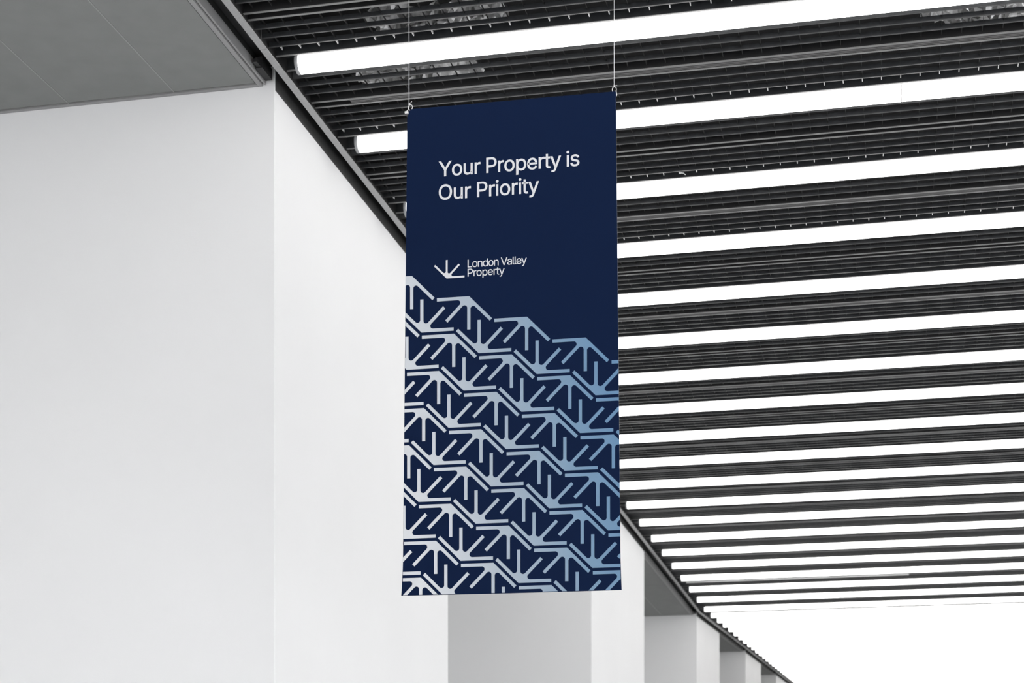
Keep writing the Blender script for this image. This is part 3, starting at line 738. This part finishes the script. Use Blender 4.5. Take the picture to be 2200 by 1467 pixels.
# lettering (outlines in font units of 1/5000 em: flat x,y lists)
TEXT = [{"scale":0.12084,"x":-0.3098,"z":2.880845889101338,"off":0.007,"polys":[[970,0,970,1041,35,2544,409,2544,914,1722,1064,1460,1201,1152,1071,1152,1209,1465,1355,1722,1858,2544,2229,2544,1293,1041,1293,0],[3228,-41,3064,-27,2913,14,2776,82,2656,175,2554,289,2472,425,2411,580,2375,751,2363,937,2375,1127,2411,1299,2472,1455,2554,1592,2656,1706,2776,1799,2913,1868,3064,1909,3228,1922,3395,1909,3547,1868,3685,1799,3806,1706,3907,1592,3989,1455,4049,1299,4085,1127,4097,937,4085,751,4049,580,3989,425,3907,289,3806,175,3685,82,3547,14,3395,-27],[3228,232,3348,243,3453,275,3543,329,3619,401,3680,487,3728,587,3761,697,3782,814,3788,937,3782,1061,3761,1179,3728,1291,3680,1392,3619,1478,3543,1551,3453,1605,3348,1638,3228,1649,3110,1638,3007,1605,2918,1551,2843,1478,2781,1392,2734,1291,2700,1180,2680,1062,2674,937,2680,814,2700,697,2734,587,2781,487,2843,401,2918,329,3007,275,3110,243],[5059,-26,4937,-17,4825,10,4722,54,4632,116,4556,196,4494,294,4448,410,4420,543,4411,695,4411,1897,4716,1897,4716,720,4729,583,4768,468,4832,375,4919,306,5024,265,5148,251,5236,257,5318,277,5393,310,5460,355,5518,413,5565,484,5600,566,5621,659,5628,763,5628,1897,5934,1897,5934,0,5638,0,5638,459,5684,459,5617,300,5533,175,5433,84,5320,23,5195,-13],[6341,0,6341,1897,6636,1897,6636,1605,6655,1605,6699,1694,6761,1771,6840,1836,6933,1885,7034,1914,7143,1924,7224,1922,7295,1919,7295,1611,7228,1622,7113,1629,7027,1622,6947,1604,6874,1573,6808,1531,6753,1479,6707,1418,6673,1347,6653,1270,6646,1185,6646,0],[8373,0,8373,2544,9249,2544,9433,2532,9595,2496,9734,2437,9852,2357,9947,2261,10021,2148,10074,2022,10105,1885,10116,1738,10105,1591,10074,1454,10021,1327,9947,1213,9852,1116,9734,1036,9595,976,9433,941,9249,929,8696,929,8696,0],[8696,1212,9235,1212,9360,1220,9467,1242,9558,1280,9632,1332,9692,1394,9738,1468,9769,1551,9789,1641,9795,1738,9789,1835,9769,1925,9738,2008,9692,2080,9632,2142,9557,2193,9466,2230,9358,2253,9233,2260,8696,2260],[10438,0,10438,1897,10733,1897,10733,1605,10752,1605,10796,1694,10858,1771,10937,1836,11030,1885,11131,1914,11240,1924,11321,1922,11392,1919,11392,1611,11325,1622,11210,1629,11124,1622,11044,1604,10971,1573,10905,1531,10850,1479,10804,1418,10770,1347,10750,1270,10743,1185,10743,0],[12387,-41,12222,-27,12071,14,11934,82,11814,175,11713,289,11631,425,11570,580,11533,751,11521,937,11533,1127,11570,1299,11631,1455,11713,1592,11814,1706,11934,1799,12071,1868,12222,1909,12387,1922,12554,1909,12706,1868,12843,1799,12964,1706,13065,1592,13147,1455,13208,1299,13244,1127,13256,937,13244,751,13208,580,13147,425,13065,289,12964,175,12843,82,12706,14,12554,-27],[12387,232,12507,243,12612,275,12702,329,12777,401,12839,487,12886,587,12920,697,12940,814,12947,937,12940,1061,12920,1179,12886,1291,12839,1392,12777,1478,12702,1551,12612,1605,12507,1638,12387,1649,12269,1638,12165,1605,12076,1551,12001,1478,11940,1392,11893,1291,11859,1180,11839,1062,11832,937,11839,814,11859,697,11893,587,11940,487,12001,401,12076,329,12165,275,12269,243],[13569,-714,13569,1897,13866,1897,13866,1596,13897,1596,13993,1728,14039,1777,14096,1822,14163,1863,14244,1896,14340,1916,14452,1922,14604,1909,14744,1869,14871,1803,14983,1712,15078,1599,15155,1463,15212,1307,15246,1134,15258,944,15246,753,15212,579,15156,422,15079,286,14985,172,14873,80,14745,13,14606,-28,14454,-41,14345,-34,14250,-14,14169,19,14101,61,14043,106,13996,156,13897,294,13875,294,13875,-714],[14407,234,14518,244,14617,276,14704,328,14777,398,14838,483,14885,583,14920,695,14940,817,14947,947,14940,1076,14920,1196,14886,1306,14839,1404,14779,1488,14705,1557,14619,1608,14519,1639,14407,1649,14296,1639,14198,1610,14112,1560,14039,1493,13979,1412,13931,1314,13897,1204,13877,1082,13870,947,13877,812,13897,688,13932,575,13980,476,14041,392,14115,324,14201,274,14298,244],[16368,-41,16193,-27,16034,14,15893,82,15770,175,15668,289,15586,424,15527,578,15491,748,15479,934,15491,1121,15526,1292,15585,1448,15665,1586,15765,1702,15883,1797,16019,1866,16170,1908,16334,1922,16437,1916,16538,1899,16637,1870,16732,1829,16822,1773,16904,1705,16978,1621,17042,1523,17094,1409,17133,1280,17156,1133,17164,970,17164,847,15682,847,15682,1104,16998,1104,16857,1011,16850,1131,16830,1242,16797,1343,16751,1432,16692,1507,16621,1569,16537,1614,16442,1642,16334,1651,16225,1641,16127,1614,16040,1567,15965,1506,15902,1432,15853,1348,15817,1255,15795,1157,15788,1055,15788,888,15796,755,15820,636,15860,531,15915,441,15983,366,16064,307,16156,265,16258,239,16370,230,16444,234,16513,245,16577,264,16635,290,16688,323,16735,364,16776,411,16810,466,16836,527,17133,454,17097,360,17048,274,16984,196,16907,128,16819,70,16721,22,16612,-13,16495,-34],[17470,0,17470,1897,17766,1897,17766,1605,17785,1605,17829,1694,17890,1771,17970,1836,18062,1885,18163,1914,18273,1924,18354,1922,18425,1919,18425,1611,18357,1622,18242,1629,18156,1622,18077,1604,18003,1573,17938,1531,17882,1479,17837,1418,17803,1347,17783,1270,17776,1185,17776,0],[19402,1897,19402,1635,18416,1635,18416,1897],[18708,2356,19013,2356,19013,488,19019,413,19036,352,19063,306,19105,275,19162,256,19235,249,19309,255,19392,268,19448,9,19343,-14,19225,-20,19073,-6,18946,36,18843,107,18768,203,18723,322,18708,464],[19637,-693,19707,-428,19757,-437,19814,-447,19868,-450,19919,-445,19966,-431,20010,-406,20051,-370,20089,-321,20123,-257,20153,-178,20213,-7,19487,1897,19822,1897,20226,775,20334,434,20428,104,20318,104,20412,434,20520,775,20926,1897,21257,1897,20421,-290,20380,-383,20334,-465,20283,-535,20226,-594,20164,-642,20097,-679,20023,-705,19943,-720,19858,-726,19723,-715],[22308,0,22308,1897,22613,1897,22613,0],[22463,2214,22408,2221,22358,2240,22314,2273,22279,2315,22258,2362,22251,2416,22258,2469,22279,2518,22314,2560,22358,2592,22408,2612,22463,2619,22519,2612,22570,2592,22614,2560,22649,2518,22670,2469,22677,2416,22670,2362,22649,2315,22614,2273,22570,2240,22519,2221],[23668,-41,23542,-35,23425,-15,23319,17,23223,62,23139,119,23067,189,23008,272,22964,366,22935,471,23227,533,23261,437,23311,360,23378,301,23461,260,23556,235,23664,227,23787,236,23893,265,23980,312,24046,372,24085,439,24098,514,24090,576,24067,631,24028,679,23974,718,23904,751,23818,775,23504,850,23347,899,23218,962,23119,1040,23048,1134,23006,1244,22992,1369,23002,1474,23032,1570,23083,1658,23151,1735,23235,1799,23333,1852,23444,1891,23564,1914,23693,1922,23817,1916,23928,1896,24027,1862,24114,1817,24189,1762,24252,1696,24305,1621,24347,1539,24378,1449,24098,1386,24069,1455,24026,1519,23971,1578,23899,1625,23807,1653,23695,1663,23588,1654,23494,1628,23413,1584,23350,1527,23313,1461,23301,1386,23309,1320,23335,1264,23378,1216,23438,1177,23518,1143,23617,1115,23905,1046,24063,998,24191,935,24289,857,24358,764,24400,656,24414,533,24403,425,24372,326,24320,236,24249,155,24161,88,24057,32,23939,-8,23809,-33]]},{"scale":0.12084,"x":-0.3098,"z":2.7838458891013382,"off":0.007,"polys":[[1168,-34,958,-17,764,36,586,125,427,245,293,396,183,576,101,783,51,1015,35,1270,51,1526,101,1758,183,1966,293,2146,427,2297,586,2418,764,2507,958,2560,1168,2578,1379,2560,1573,2507,1751,2418,1909,2297,2043,2146,2153,1966,2234,1758,2282,1526,2299,1270,2282,1015,2234,783,2153,576,2043,396,1909,245,1751,125,1573,36,1379,-17],[1168,265,1315,277,1453,316,1581,380,1696,469,1794,582,1875,720,1936,882,1972,1065,1984,1270,1972,1477,1936,1662,1875,1823,1794,1961,1696,2075,1581,2164,1453,2228,1315,2266,1168,2279,1021,2266,883,2227,755,2163,639,2073,541,1960,460,1821,399,1660,363,1476,351,1270,363,1065,399,882,460,721,541,584,639,470,755,381,883,316,1021,277],[3332,-26,3209,-17,3097,10,2995,54,2904,116,2828,196,2766,294,2720,410,2692,543,2683,695,2683,1897,2989,1897,2989,720,3002,583,3040,468,3105,375,3192,306,3297,265,3421,251,3509,257,3590,277,3666,310,3733,355,3790,413,3837,484,3872,566,3893,659,3900,763,3900,1897,4206,1897,4206,0,3911,0,3911,459,3957,459,3889,300,3806,175,3706,84,3592,23,3468,-13],[4654,0,4654,1897,4949,1897,4949,1605,4968,1605,5012,1694,5074,1771,5153,1836,5246,1885,5347,1914,5456,1924,5537,1922,5608,1919,5608,1611,5541,1622,5425,1629,5340,1622,5260,1604,5186,1573,5121,1531,5065,1479,5020,1418,4986,1347,4966,1270,4959,1185,4959,0],[6767,0,6767,2544,7642,2544,7827,2532,7989,2496,8128,2437,8245,2357,8341,2261,8415,2148,8467,2022,8499,1885,8510,1738,8499,1591,8467,1454,8415,1327,8341,1213,8245,1116,8128,1036,7989,976,7827,941,7642,929,7089,929,7089,0],[7089,1212,7629,1212,7753,1220,7861,1242,7951,1280,8026,1332,8086,1394,8131,1468,8163,1551,8182,1641,8189,1738,8182,1835,8163,1925,8131,2008,8086,2080,8026,2142,7950,2193,7859,2230,7752,2253,7627,2260,7089,2260],[8872,0,8872,1897,9167,1897,9167,1605,9186,1605,9230,1694,9292,1771,9371,1836,9464,1885,9565,1914,9674,1924,9755,1922,9826,1919,9826,1611,9759,1622,9644,1629,9558,1622,9478,1604,9405,1573,9339,1531,9284,1479,9238,1418,9204,1347,9184,1270,9178,1185,9178,0],[10088,0,10088,1897,10394,1897,10394,0],[10243,2214,10188,2221,10138,2240,10094,2273,10059,2315,10039,2362,10032,2416,10039,2469,10059,2518,10094,2560,10138,2592,10188,2612,10243,2619,10300,2612,10350,2592,10394,2560,10429,2518,10450,2469,10457,2416,10450,2362,10429,2315,10394,2273,10350,2240,10300,2221],[11615,-41,11450,-27,11299,14,11162,82,11042,175,10941,289,10858,425,10798,580,10761,751,10749,937,10761,1127,10798,1299,10858,1455,10941,1592,11042,1706,11162,1799,11299,1868,11450,1909,11615,1922,11782,1909,11934,1868,12071,1799,12192,1706,12293,1592,12375,1455,12435,1299,12472,1127,12484,937,12472,751,12435,580,12375,425,12293,289,12192,175,12071,82,11934,14,11782,-27],[11615,232,11735,243,11840,275,11930,329,12005,401,12067,487,12114,587,12148,697,12168,814,12175,937,12168,1061,12148,1179,12114,1291,12067,1392,12005,1478,11930,1551,11840,1605,11735,1638,11615,1649,11497,1638,11393,1605,11304,1551,11229,1478,11168,1392,11120,1291,11087,1180,11067,1062,11060,937,11067,814,11087,697,11120,587,11168,487,11229,401,11304,329,11393,275,11497,243],[12838,0,12838,1897,13133,1897,13133,1605,13152,1605,13196,1694,13257,1771,13337,1836,13429,1885,13530,1914,13640,1924,13721,1922,13792,1919,13792,1611,13724,1622,13609,1629,13523,1622,13444,1604,13370,1573,13305,1531,13249,1479,13204,1418,13170,1347,13150,1270,13143,1185,13143,0],[14054,0,14054,1897,14359,1897,14359,0],[14209,2214,14154,2221,14104,2240,14060,2273,14025,2315,14004,2362,13997,2416,14004,2469,14025,2518,14060,2560,14104,2592,14154,2612,14209,2619,14265,2612,14315,2592,14360,2560,14395,2518,14415,2469,14422,2416,14415,2362,14395,2315,14360,2273,14315,2240,14265,2221],[15563,1897,15563,1635,14576,1635,14576,1897],[14868,2356,15174,2356,15174,488,15180,413,15196,352,15224,306,15266,275,15323,256,15396,249,15470,255,15553,268,15609,9,15503,-14,15386,-20,15234,-6,15107,36,15004,107,14929,203,14883,322,14868,464],[15839,-693,15909,-428,15958,-437,16016,-447,16070,-450,16120,-445,16168,-431,16212,-406,16253,-370,16290,-321,16324,-257,16354,-178,16414,-7,15688,1897,16023,1897,16428,775,16535,434,16629,104,16520,104,16614,434,16721,775,17127,1897,17459,1897,16622,-290,16581,-383,16535,-465,16484,-535,16428,-594,16366,-642,16298,-679,16224,-705,16145,-720,16059,-726,15924,-715]]},{"scale":0.06252,"x":-0.1871,"z":2.495187572815534,"off":0.003,"polys":[[15,0,15,2544,338,2544,338,285,1521,285,1521,0],[2449,-41,2284,-27,2134,14,1997,82,1877,175,1775,289,1693,425,1632,580,1596,751,1584,937,1596,1127,1632,1299,1693,1455,1775,1592,1877,1706,1997,1799,2134,1868,2284,1909,2449,1922,2616,1909,2768,1868,2906,1799,3027,1706,3128,1592,3210,1455,3270,1299,3306,1127,3318,937,3306,751,3270,580,3210,425,3128,289,3027,175,2906,82,2768,14,2616,-27],[2449,232,2569,243,2674,275,2764,329,2840,401,2901,487,2949,587,2982,697,3002,814,3009,937,3002,1061,2982,1179,2949,1291,2901,1392,2840,1478,2764,1551,2674,1605,2569,1638,2449,1649,2331,1638,2228,1605,2139,1551,2064,1478,2002,1392,1955,1291,1921,1180,1901,1062,1894,937,1901,814,1921,697,1955,587,2002,487,2064,401,2139,329,2228,275,2331,243],[3791,1133,3791,0,3485,0,3485,1897,3781,1897,3783,1437,3735,1437,3801,1595,3884,1719,3983,1810,4097,1872,4222,1910,4359,1922,4483,1913,4595,1887,4697,1843,4787,1781,4863,1701,4925,1604,4971,1488,4999,1354,5008,1202,5008,0,4703,0,4703,1176,4690,1313,4651,1428,4587,1522,4501,1591,4396,1632,4272,1646,4184,1639,4102,1619,4027,1587,3959,1541,3901,1484,3854,1413,3819,1332,3798,1238],[5981,-41,5829,-28,5689,13,5562,80,5450,172,5355,286,5278,422,5221,579,5187,753,5175,944,5187,1134,5221,1307,5279,1463,5356,1599,5451,1712,5564,1803,5691,1869,5831,1909,5983,1922,6094,1916,6189,1896,6270,1863,6337,1822,6395,1777,6441,1728,6536,1596,6558,1596,6558,2544,6864,2544,6864,0,6568,0,6568,294,6538,294,6440,156,6392,106,6334,61,6266,19,6186,-14,6091,-34],[6027,234,6136,244,6234,274,6320,324,6394,392,6454,476,6502,575,6536,688,6557,812,6563,947,6557,1082,6536,1204,6503,1314,6456,1412,6395,1493,6322,1560,6236,1610,6137,1639,6027,1649,5914,1639,5814,1608,5728,1557,5654,1488,5594,1404,5547,1306,5513,1196,5493,1076,5486,947,5493,817,5513,695,5548,583,5595,483,5656,398,5730,328,5817,276,5916,244],[7897,-41,7732,-27,7581,14,7444,82,7324,175,7223,289,7140,425,7080,580,7043,751,7031,937,7043,1127,7080,1299,7140,1455,7223,1592,7324,1706,7444,1799,7581,1868,7732,1909,7897,1922,8063,1909,8216,1868,8353,1799,8474,1706,8575,1592,8657,1455,8717,1299,8753,1127,8765,937,8753,751,8717,580,8657,425,8575,289,8474,175,8353,82,8216,14,8063,-27],[7897,232,8017,243,8122,275,8212,329,8287,401,8348,487,8396,587,8430,697,8450,814,8456,937,8450,1061,8430,1179,8396,1291,8348,1392,8287,1478,8212,1551,8122,1605,8017,1638,7897,1649,7779,1638,7675,1605,7586,1551,7511,1478,7450,1392,7402,1291,7369,1180,7348,1062,7342,937,7348,814,7369,697,7402,587,7450,487,7511,401,7586,329,7675,275,7779,243],[9238,1133,9238,0,8933,0,8933,1897,9228,1897,9230,1437,9182,1437,9248,1595,9331,1719,9430,1810,9544,1872,9669,1910,9807,1922,9930,1913,10043,1887,10145,1843,10235,1781,10311,1701,10373,1604,10419,1488,10446,1354,10455,1202,10455,0,10150,0,10150,1176,10137,1313,10099,1428,10035,1522,9948,1591,9843,1632,9720,1646,9632,1639,9550,1619,9474,1587,9406,1541,9349,1484,9301,1413,9266,1332,9245,1238],[12144,0,11207,2544,11546,2544,12086,1031,12201,687,12364,154,12297,154,12460,691,12572,1031,13098,2544,13439,2544,12514,0],[14056,-43,13940,-35,13831,-13,13729,25,13637,77,13559,143,13495,223,13447,316,13418,422,13409,539,13416,642,13437,730,13473,805,13520,868,13577,921,13644,965,13719,1001,13798,1031,13883,1053,14148,1099,14425,1133,14490,1143,14543,1157,14583,1174,14612,1198,14629,1231,14634,1273,14634,1284,14629,1358,14615,1425,14590,1483,14555,1534,14511,1576,14456,1610,14392,1634,14318,1649,14235,1654,14149,1649,14072,1635,14003,1611,13942,1581,13889,1545,13845,1504,13808,1460,13779,1415,13757,1369,13462,1456,13512,1563,13575,1655,13649,1730,13734,1792,13824,1841,13922,1877,14023,1902,14124,1917,14226,1922,14452,1897,14532,1875,14610,1843,14686,1802,14755,1749,14816,1682,14868,1601,14908,1504,14932,1390,14940,1256,14940,0,14639,0,14639,259,14619,259,14517,123,14465,79,14404,39,14333,5,14252,-21,14159,-37],[14109,227,14216,234,14312,257,14396,294,14468,342,14527,400,14574,466,14607,538,14628,612,14634,690,14634,949,14554,910,14413,879,14258,856,14134,840,13929,793,13868,767,13817,735,13774,696,13742,649,13722,592,13716,524,13722,463,13738,408,13766,361,13804,321,13851,287,13905,261,13967,242,14035,231],[15633,-12,15499,1,15390,38,15306,101,15247,186,15211,293,15199,422,15199,2544,15505,2544,15505,493,15509,415,15519,355,15537,312,15566,283,15609,265,15667,259,15738,263,15785,271,15840,14,15745,-4],[16312,-12,16178,1,16069,38,15986,101,15926,186,15891,293,15879,422,15879,2544,16184,2544,16184,493,16188,415,16199,355,16217,312,16246,283,16289,265,16347,259,16417,263,16464,271,16519,14,16424,-4],[17355,-41,17180,-27,17021,14,16880,82,16758,175,16655,289,16574,424,16514,578,16478,748,16466,934,16478,1121,16513,1292,16572,1448,16652,1586,16752,1702,16871,1797,17006,1866,17157,1908,17321,1922,17424,1916,17525,1899,17624,1870,17720,1829,17809,1773,17891,1705,17966,1621,18029,1523,18081,1409,18120,1280,18143,1133,18151,970,18151,847,16669,847,16669,1104,17985,1104,17844,1011,17837,1131,17817,1242,17784,1343,17738,1432,17679,1507,17608,1569,17525,1614,17429,1642,17321,1651,17212,1641,17114,1614,17027,1567,16952,1506,16890,1432,16840,1348,16804,1255,16782,1157,16775,1055,16775,888,16783,755,16807,636,16848,531,16902,441,16970,366,17051,307,17143,265,17245,239,17357,230,17431,234,17500,245,17564,264,17622,290,17675,323,17722,364,17763,411,17797,466,17823,527,18120,454,18085,360,18035,274,17971,196,17894,128,17807,70,17708,22,17599,-13,17482,-34],[18286,-693,18356,-428,18405,-437,18463,-447,18517,-450,18567,-445,18615,-431,18659,-406,18700,-370,18737,-321,18771,-257,18801,-178,18861,-7,18136,1897,18470,1897,18875,775,18982,434,19076,104,18967,104,19061,434,19168,775,19575,1897,19906,1897,19069,-290,19028,-383,18982,-465,18931,-535,18875,-594,18813,-642,18745,-679,18671,-705,18592,-720,18506,-726,18371,-715]]},{"scale":0.06252,"x":-0.1871,"z":2.457687572815534,"off":0.003,"polys":[[15,0,15,2544,891,2544,1075,2532,1237,2496,1376,2437,1494,2357,1589,2261,1663,2148,1716,2022,1747,1885,1758,1738,1747,1591,1716,1454,1663,1327,1589,1213,1494,1116,1376,1036,1237,976,1075,941,891,929,338,929,338,0],[338,1212,877,1212,1002,1220,1109,1242,1200,1280,1274,1332,1334,1394,1380,1468,1412,1551,1431,1641,1437,1738,1431,1835,1412,1925,1380,2008,1334,2080,1274,2142,1199,2193,1108,2230,1000,2253,875,2260,338,2260],[2015,0,2015,1897,2310,1897,2310,1605,2329,1605,2373,1694,2435,1771,2514,1836,2607,1885,2708,1914,2817,1924,2898,1922,2969,1919,2969,1611,2902,1622,2787,1629,2701,1622,2621,1604,2548,1573,2482,1531,2427,1479,2381,1418,2347,1347,2327,1270,2320,1185,2320,0],[3899,-41,3734,-27,3583,14,3446,82,3326,175,3225,289,3143,425,3082,580,3045,751,3033,937,3045,1127,3082,1299,3143,1455,3225,1592,3326,1706,3446,1799,3583,1868,3734,1909,3899,1922,4066,1909,4218,1868,4355,1799,4476,1706,4577,1592,4659,1455,4719,1299,4756,1127,4768,937,4756,751,4719,580,4659,425,4577,289,4476,175,4355,82,4218,14,4066,-27],[3899,232,4019,243,4124,275,4214,329,4289,401,4351,487,4398,587,4432,697,4452,814,4459,937,4452,1061,4432,1179,4398,1291,4351,1392,4289,1478,4214,1551,4124,1605,4019,1638,3899,1649,3781,1638,3677,1605,3588,1551,3513,1478,3452,1392,3405,1291,3371,1180,3351,1062,3344,937,3351,814,3371,697,3405,587,3452,487,3513,401,3588,329,3677,275,3781,243],[5016,-714,5016,1897,5313,1897,5313,1596,5344,1596,5439,1728,5486,1777,5543,1822,5610,1863,5691,1896,5787,1916,5899,1922,6051,1909,6190,1869,6318,1803,6430,1712,6525,1599,6602,1463,6659,1307,6693,1134,6704,944,6693,753,6659,579,6603,422,6526,286,6432,172,6319,80,6192,13,6052,-28,5900,-41,5791,-34,5697,-14,5616,19,5548,61,5490,106,5443,156,5344,294,5322,294,5322,-714],[5854,234,5965,244,6064,276,6150,328,6224,398,6285,483,6332,583,6366,695,6387,817,6394,947,6387,1076,6367,1196,6333,1306,6286,1404,6226,1488,6152,1557,6066,1608,5966,1639,5854,1649,5743,1639,5645,1610,5559,1560,5486,1493,5425,1412,5378,1314,5344,1204,5323,1082,5317,947,5324,812,5344,688,5379,575,5427,476,5488,392,5562,324,5648,274,5745,244],[7750,-41,7574,-27,7416,14,7275,82,7152,175,7050,289,6968,424,6909,578,6873,748,6861,934,6872,1121,6908,1292,6967,1448,7047,1586,7146,1702,7265,1797,7401,1866,7551,1908,7716,1922,7819,1916,7920,1899,8019,1870,8114,1829,8203,1773,8286,1705,8360,1621,8423,1523,8476,1409,8514,1280,8538,1133,8546,970,8546,847,7064,847,7064,1104,8380,1104,8238,1011,8232,1131,8212,1242,8179,1343,8132,1432,8074,1507,8003,1569,7919,1614,7824,1642,7716,1651,7607,1641,7508,1614,7422,1567,7346,1506,7284,1432,7235,1348,7199,1255,7177,1157,7170,1055,7170,888,7178,755,7202,636,7242,531,7297,441,7365,366,7445,307,7537,265,7640,239,7752,230,7826,234,7894,245,7958,264,8017,290,8070,323,8117,364,8158,411,8191,466,8218,527,8515,454,8479,360,8430,274,8366,196,8289,128,8201,70,8103,22,7994,-13,7877,-34],[8787,0,8787,1897,9083,1897,9083,1605,9101,1605,9145,1694,9207,1771,9287,1836,9379,1885,9480,1914,9590,1924,9671,1922,9742,1919,9742,1611,9674,1622,9559,1629,9473,1622,9393,1604,9320,1573,9254,1531,9199,1479,9153,1418,9120,1347,9100,1270,9093,1185,9093,0],[10654,1897,10654,1635,9667,1635,9667,1897],[9959,2356,10265,2356,10265,488,10270,413,10287,352,10315,306,10357,275,10414,256,10487,249,10561,255,10644,268,10700,9,10594,-14,10476,-20,10325,-6,10198,36,10095,107,10020,203,9974,322,9959,464],[10824,-693,10894,-428,10943,-437,11001,-447,11055,-450,11106,-445,11153,-431,11197,-406,11238,-370,11275,-321,11309,-257,11340,-178,11399,-7,10674,1897,11008,1897,11413,775,11520,434,11614,104,11505,104,11599,434,11707,775,12113,1897,12444,1897,11608,-290,11566,-383,11520,-465,11469,-535,11413,-594,11351,-642,11283,-679,11210,-705,11130,-720,11044,-726,10909,-715]]}]
def grow(ring, d):
    n = len(ring)
    out = []
    for k in range(n):
        a, p, c = ring[k - 1], ring[k], ring[(k + 1) % n]
        e1 = Vector((p[0] - a[0], p[1] - a[1])); e2 = Vector((c[0] - p[0], c[1] - p[1]))
        if e1.length < 1e-9 or e2.length < 1e-9:
            out.append(p); continue
        e1.normalize(); e2.normalize()
        n1, n2 = Vector((e1.y, -e1.x)), Vector((e2.y, -e2.x))
        mm = n1 + n2
        k2 = mm.length_squared
        if k2 < 0.3: mm = n1; sc = 1.0
        else: sc = 2.0 / k2
        out.append((p[0] + mm.x * d * sc, p[1] + mm.y * d * sc))
    return out
def area(r):
    return 0.5 * sum(r[k - 1][0] * r[k][1] - r[k][0] * r[k - 1][1] for k in range(len(r)))
def inside(p, r):
    c = False
    for k in range(len(r)):
        a, b_ = r[k - 1], r[k]
        if (a[1] > p[1]) != (b_[1] > p[1]) and p[0] < (b_[0] - a[0]) * (p[1] - a[1]) / (b_[1] - a[1]) + a[0]:
            c = not c
    return c
for T in TEXT:
    rings = [[(q[k] / 5000, q[k + 1] / 5000) for k in range(0, len(q), 2)] for q in T['polys']]
    big = max(rings, key=lambda r: abs(area(r)))
    sgn = 1 if area(big) > 0 else -1
    rings = [grow(r, T['off'] * sgn) for r in rings]
    outer = [r for r in rings if area(r) * sgn > 0]
    holes = [r for r in rings if area(r) * sgn <= 0]
    sc = T['scale']
    lm = bmesh.new()
    for o_ in outer:
        cu = bpy.data.curves.new('lettering', 'CURVE')
        cu.dimensions = '2D'
        cu.fill_mode = 'BOTH'
        for r in [o_] + [h for h in holes if inside(h[0], o_)]:
            spl = cu.splines.new('POLY')
            spl.points.add(len(r) - 1)
            for pt, (x, z) in zip(spl.points, r):
                pt.co = (x, z, 0, 1)
            spl.use_cyclic_u = True
        tmp = bpy.data.objects.new('lettering_outline', cu)
        C.objects.link(tmp)
        dg = bpy.context.evaluated_depsgraph_get()
        m1 = bpy.data.meshes.new_from_object(tmp.evaluated_get(dg))
        lm.from_mesh(m1)
        bpy.data.objects.remove(tmp)
        bpy.data.curves.remove(cu)
        bpy.data.meshes.remove(m1)
    me = bpy.data.meshes.new('lettering')
    lm.to_mesh(me)
    lm.free()
    for v_ in me.vertices:
        v_.co = (T['x'] + v_.co.x * sc, -0.0006, T['z'] + v_.co.y * sc - Q0)
    me.materials.append(M['print'])
    me.update()
    obj('lettering', me, banner)

# ------------------------------------------------------------------ wires and rings
def bpt(p, q, y=0.004):
    return BO + Vector((math.cos(ANG) * p - math.sin(ANG) * y, math.sin(ANG) * p + math.cos(ANG) * y, q))
for side, p, lb in ((-1, -0.4385, 'thin steel wire with knotted ring holding the left banner corner'),
                    (1, 0.4232, 'thin steel wire with knotted ring holding the right banner corner')):
    base = bpt(p, 3.1712)
    wr = empty('hanging_wire', base)
    tag(wr, lb, 'wire', 'wires holding the banner')
    top = H_GRID + 0.028 - base.z
    obj('strand', new_mesh('strand', *tube_path([(0, 0, 0.024), (0, 0, 0.2), (0.0, 0, top)], 0.0013, 6), [M['wire']], smooth=True), wr)
    ring_pts = [(0.0065 + 0.0085 * math.cos(a), 0.001 * math.sin(a * 2), 0.009 + 0.0115 * math.sin(a)) for a in [2 * math.pi * j / 18 for j in range(18)]]
    if side > 0: ring_pts = [(x - 0.0055, y, z) for x, y, z in ring_pts]
    obj('ring', new_mesh('ring', *tube_path(ring_pts, 0.0017, 6, True), [M['wire']], smooth=True), wr)
    kn = MB()
    kn.add(*tube_path([(0, 0, 0.019), (0.001, -0.001, 0.024), (0.0, 0, 0.029)], 0.0026, 8))
    obj('knot', kn.mesh('knot', [M['wire']], True), wr)
    tail = [(0.001, 0, 0.025), (0.007, -0.001, 0.027 if side < 0 else 0.0245), (0.013, -0.002, 0.033 if side < 0 else 0.024)]
    obj('tail', new_mesh('tail', *tube_path(tail, 0.0014, 6), [M['wire']], smooth=True), wr)
    loop = [(0.0 , 0, 0.012), (-0.006, 0.002, -0.001), (-0.012, 0.002, -0.005)] if side < 0 else [(0.003, 0.0, 0.004), (0.0095, -0.002, 0.0), (0.0115, -0.003, -0.012), (0.011, -0.003, -0.019)]
    obj('loop', new_mesh('loop', *tube_path(loop, 0.0016, 6), [M['wire']], smooth=True), wr)

# curled end of a cable tie hanging from the grid above the third lamp
yk = y_tube(3) - 0.14
pts = [(0, 0, 0.012), (0.002, 0, -0.006), (0.012, 0, -0.004), (0.026, 0, -0.006), (0.036, 0, -0.016)]
ct = obj('cable_tie', new_mesh('cable_tie', *tube_path(pts, 0.0022, 6), [M['whitebar']], smooth=True), None, (-1.155, yk, H_GRID))
tag(ct, 'small white curled cable tie hanging just above the third lamp', 'cable tie')
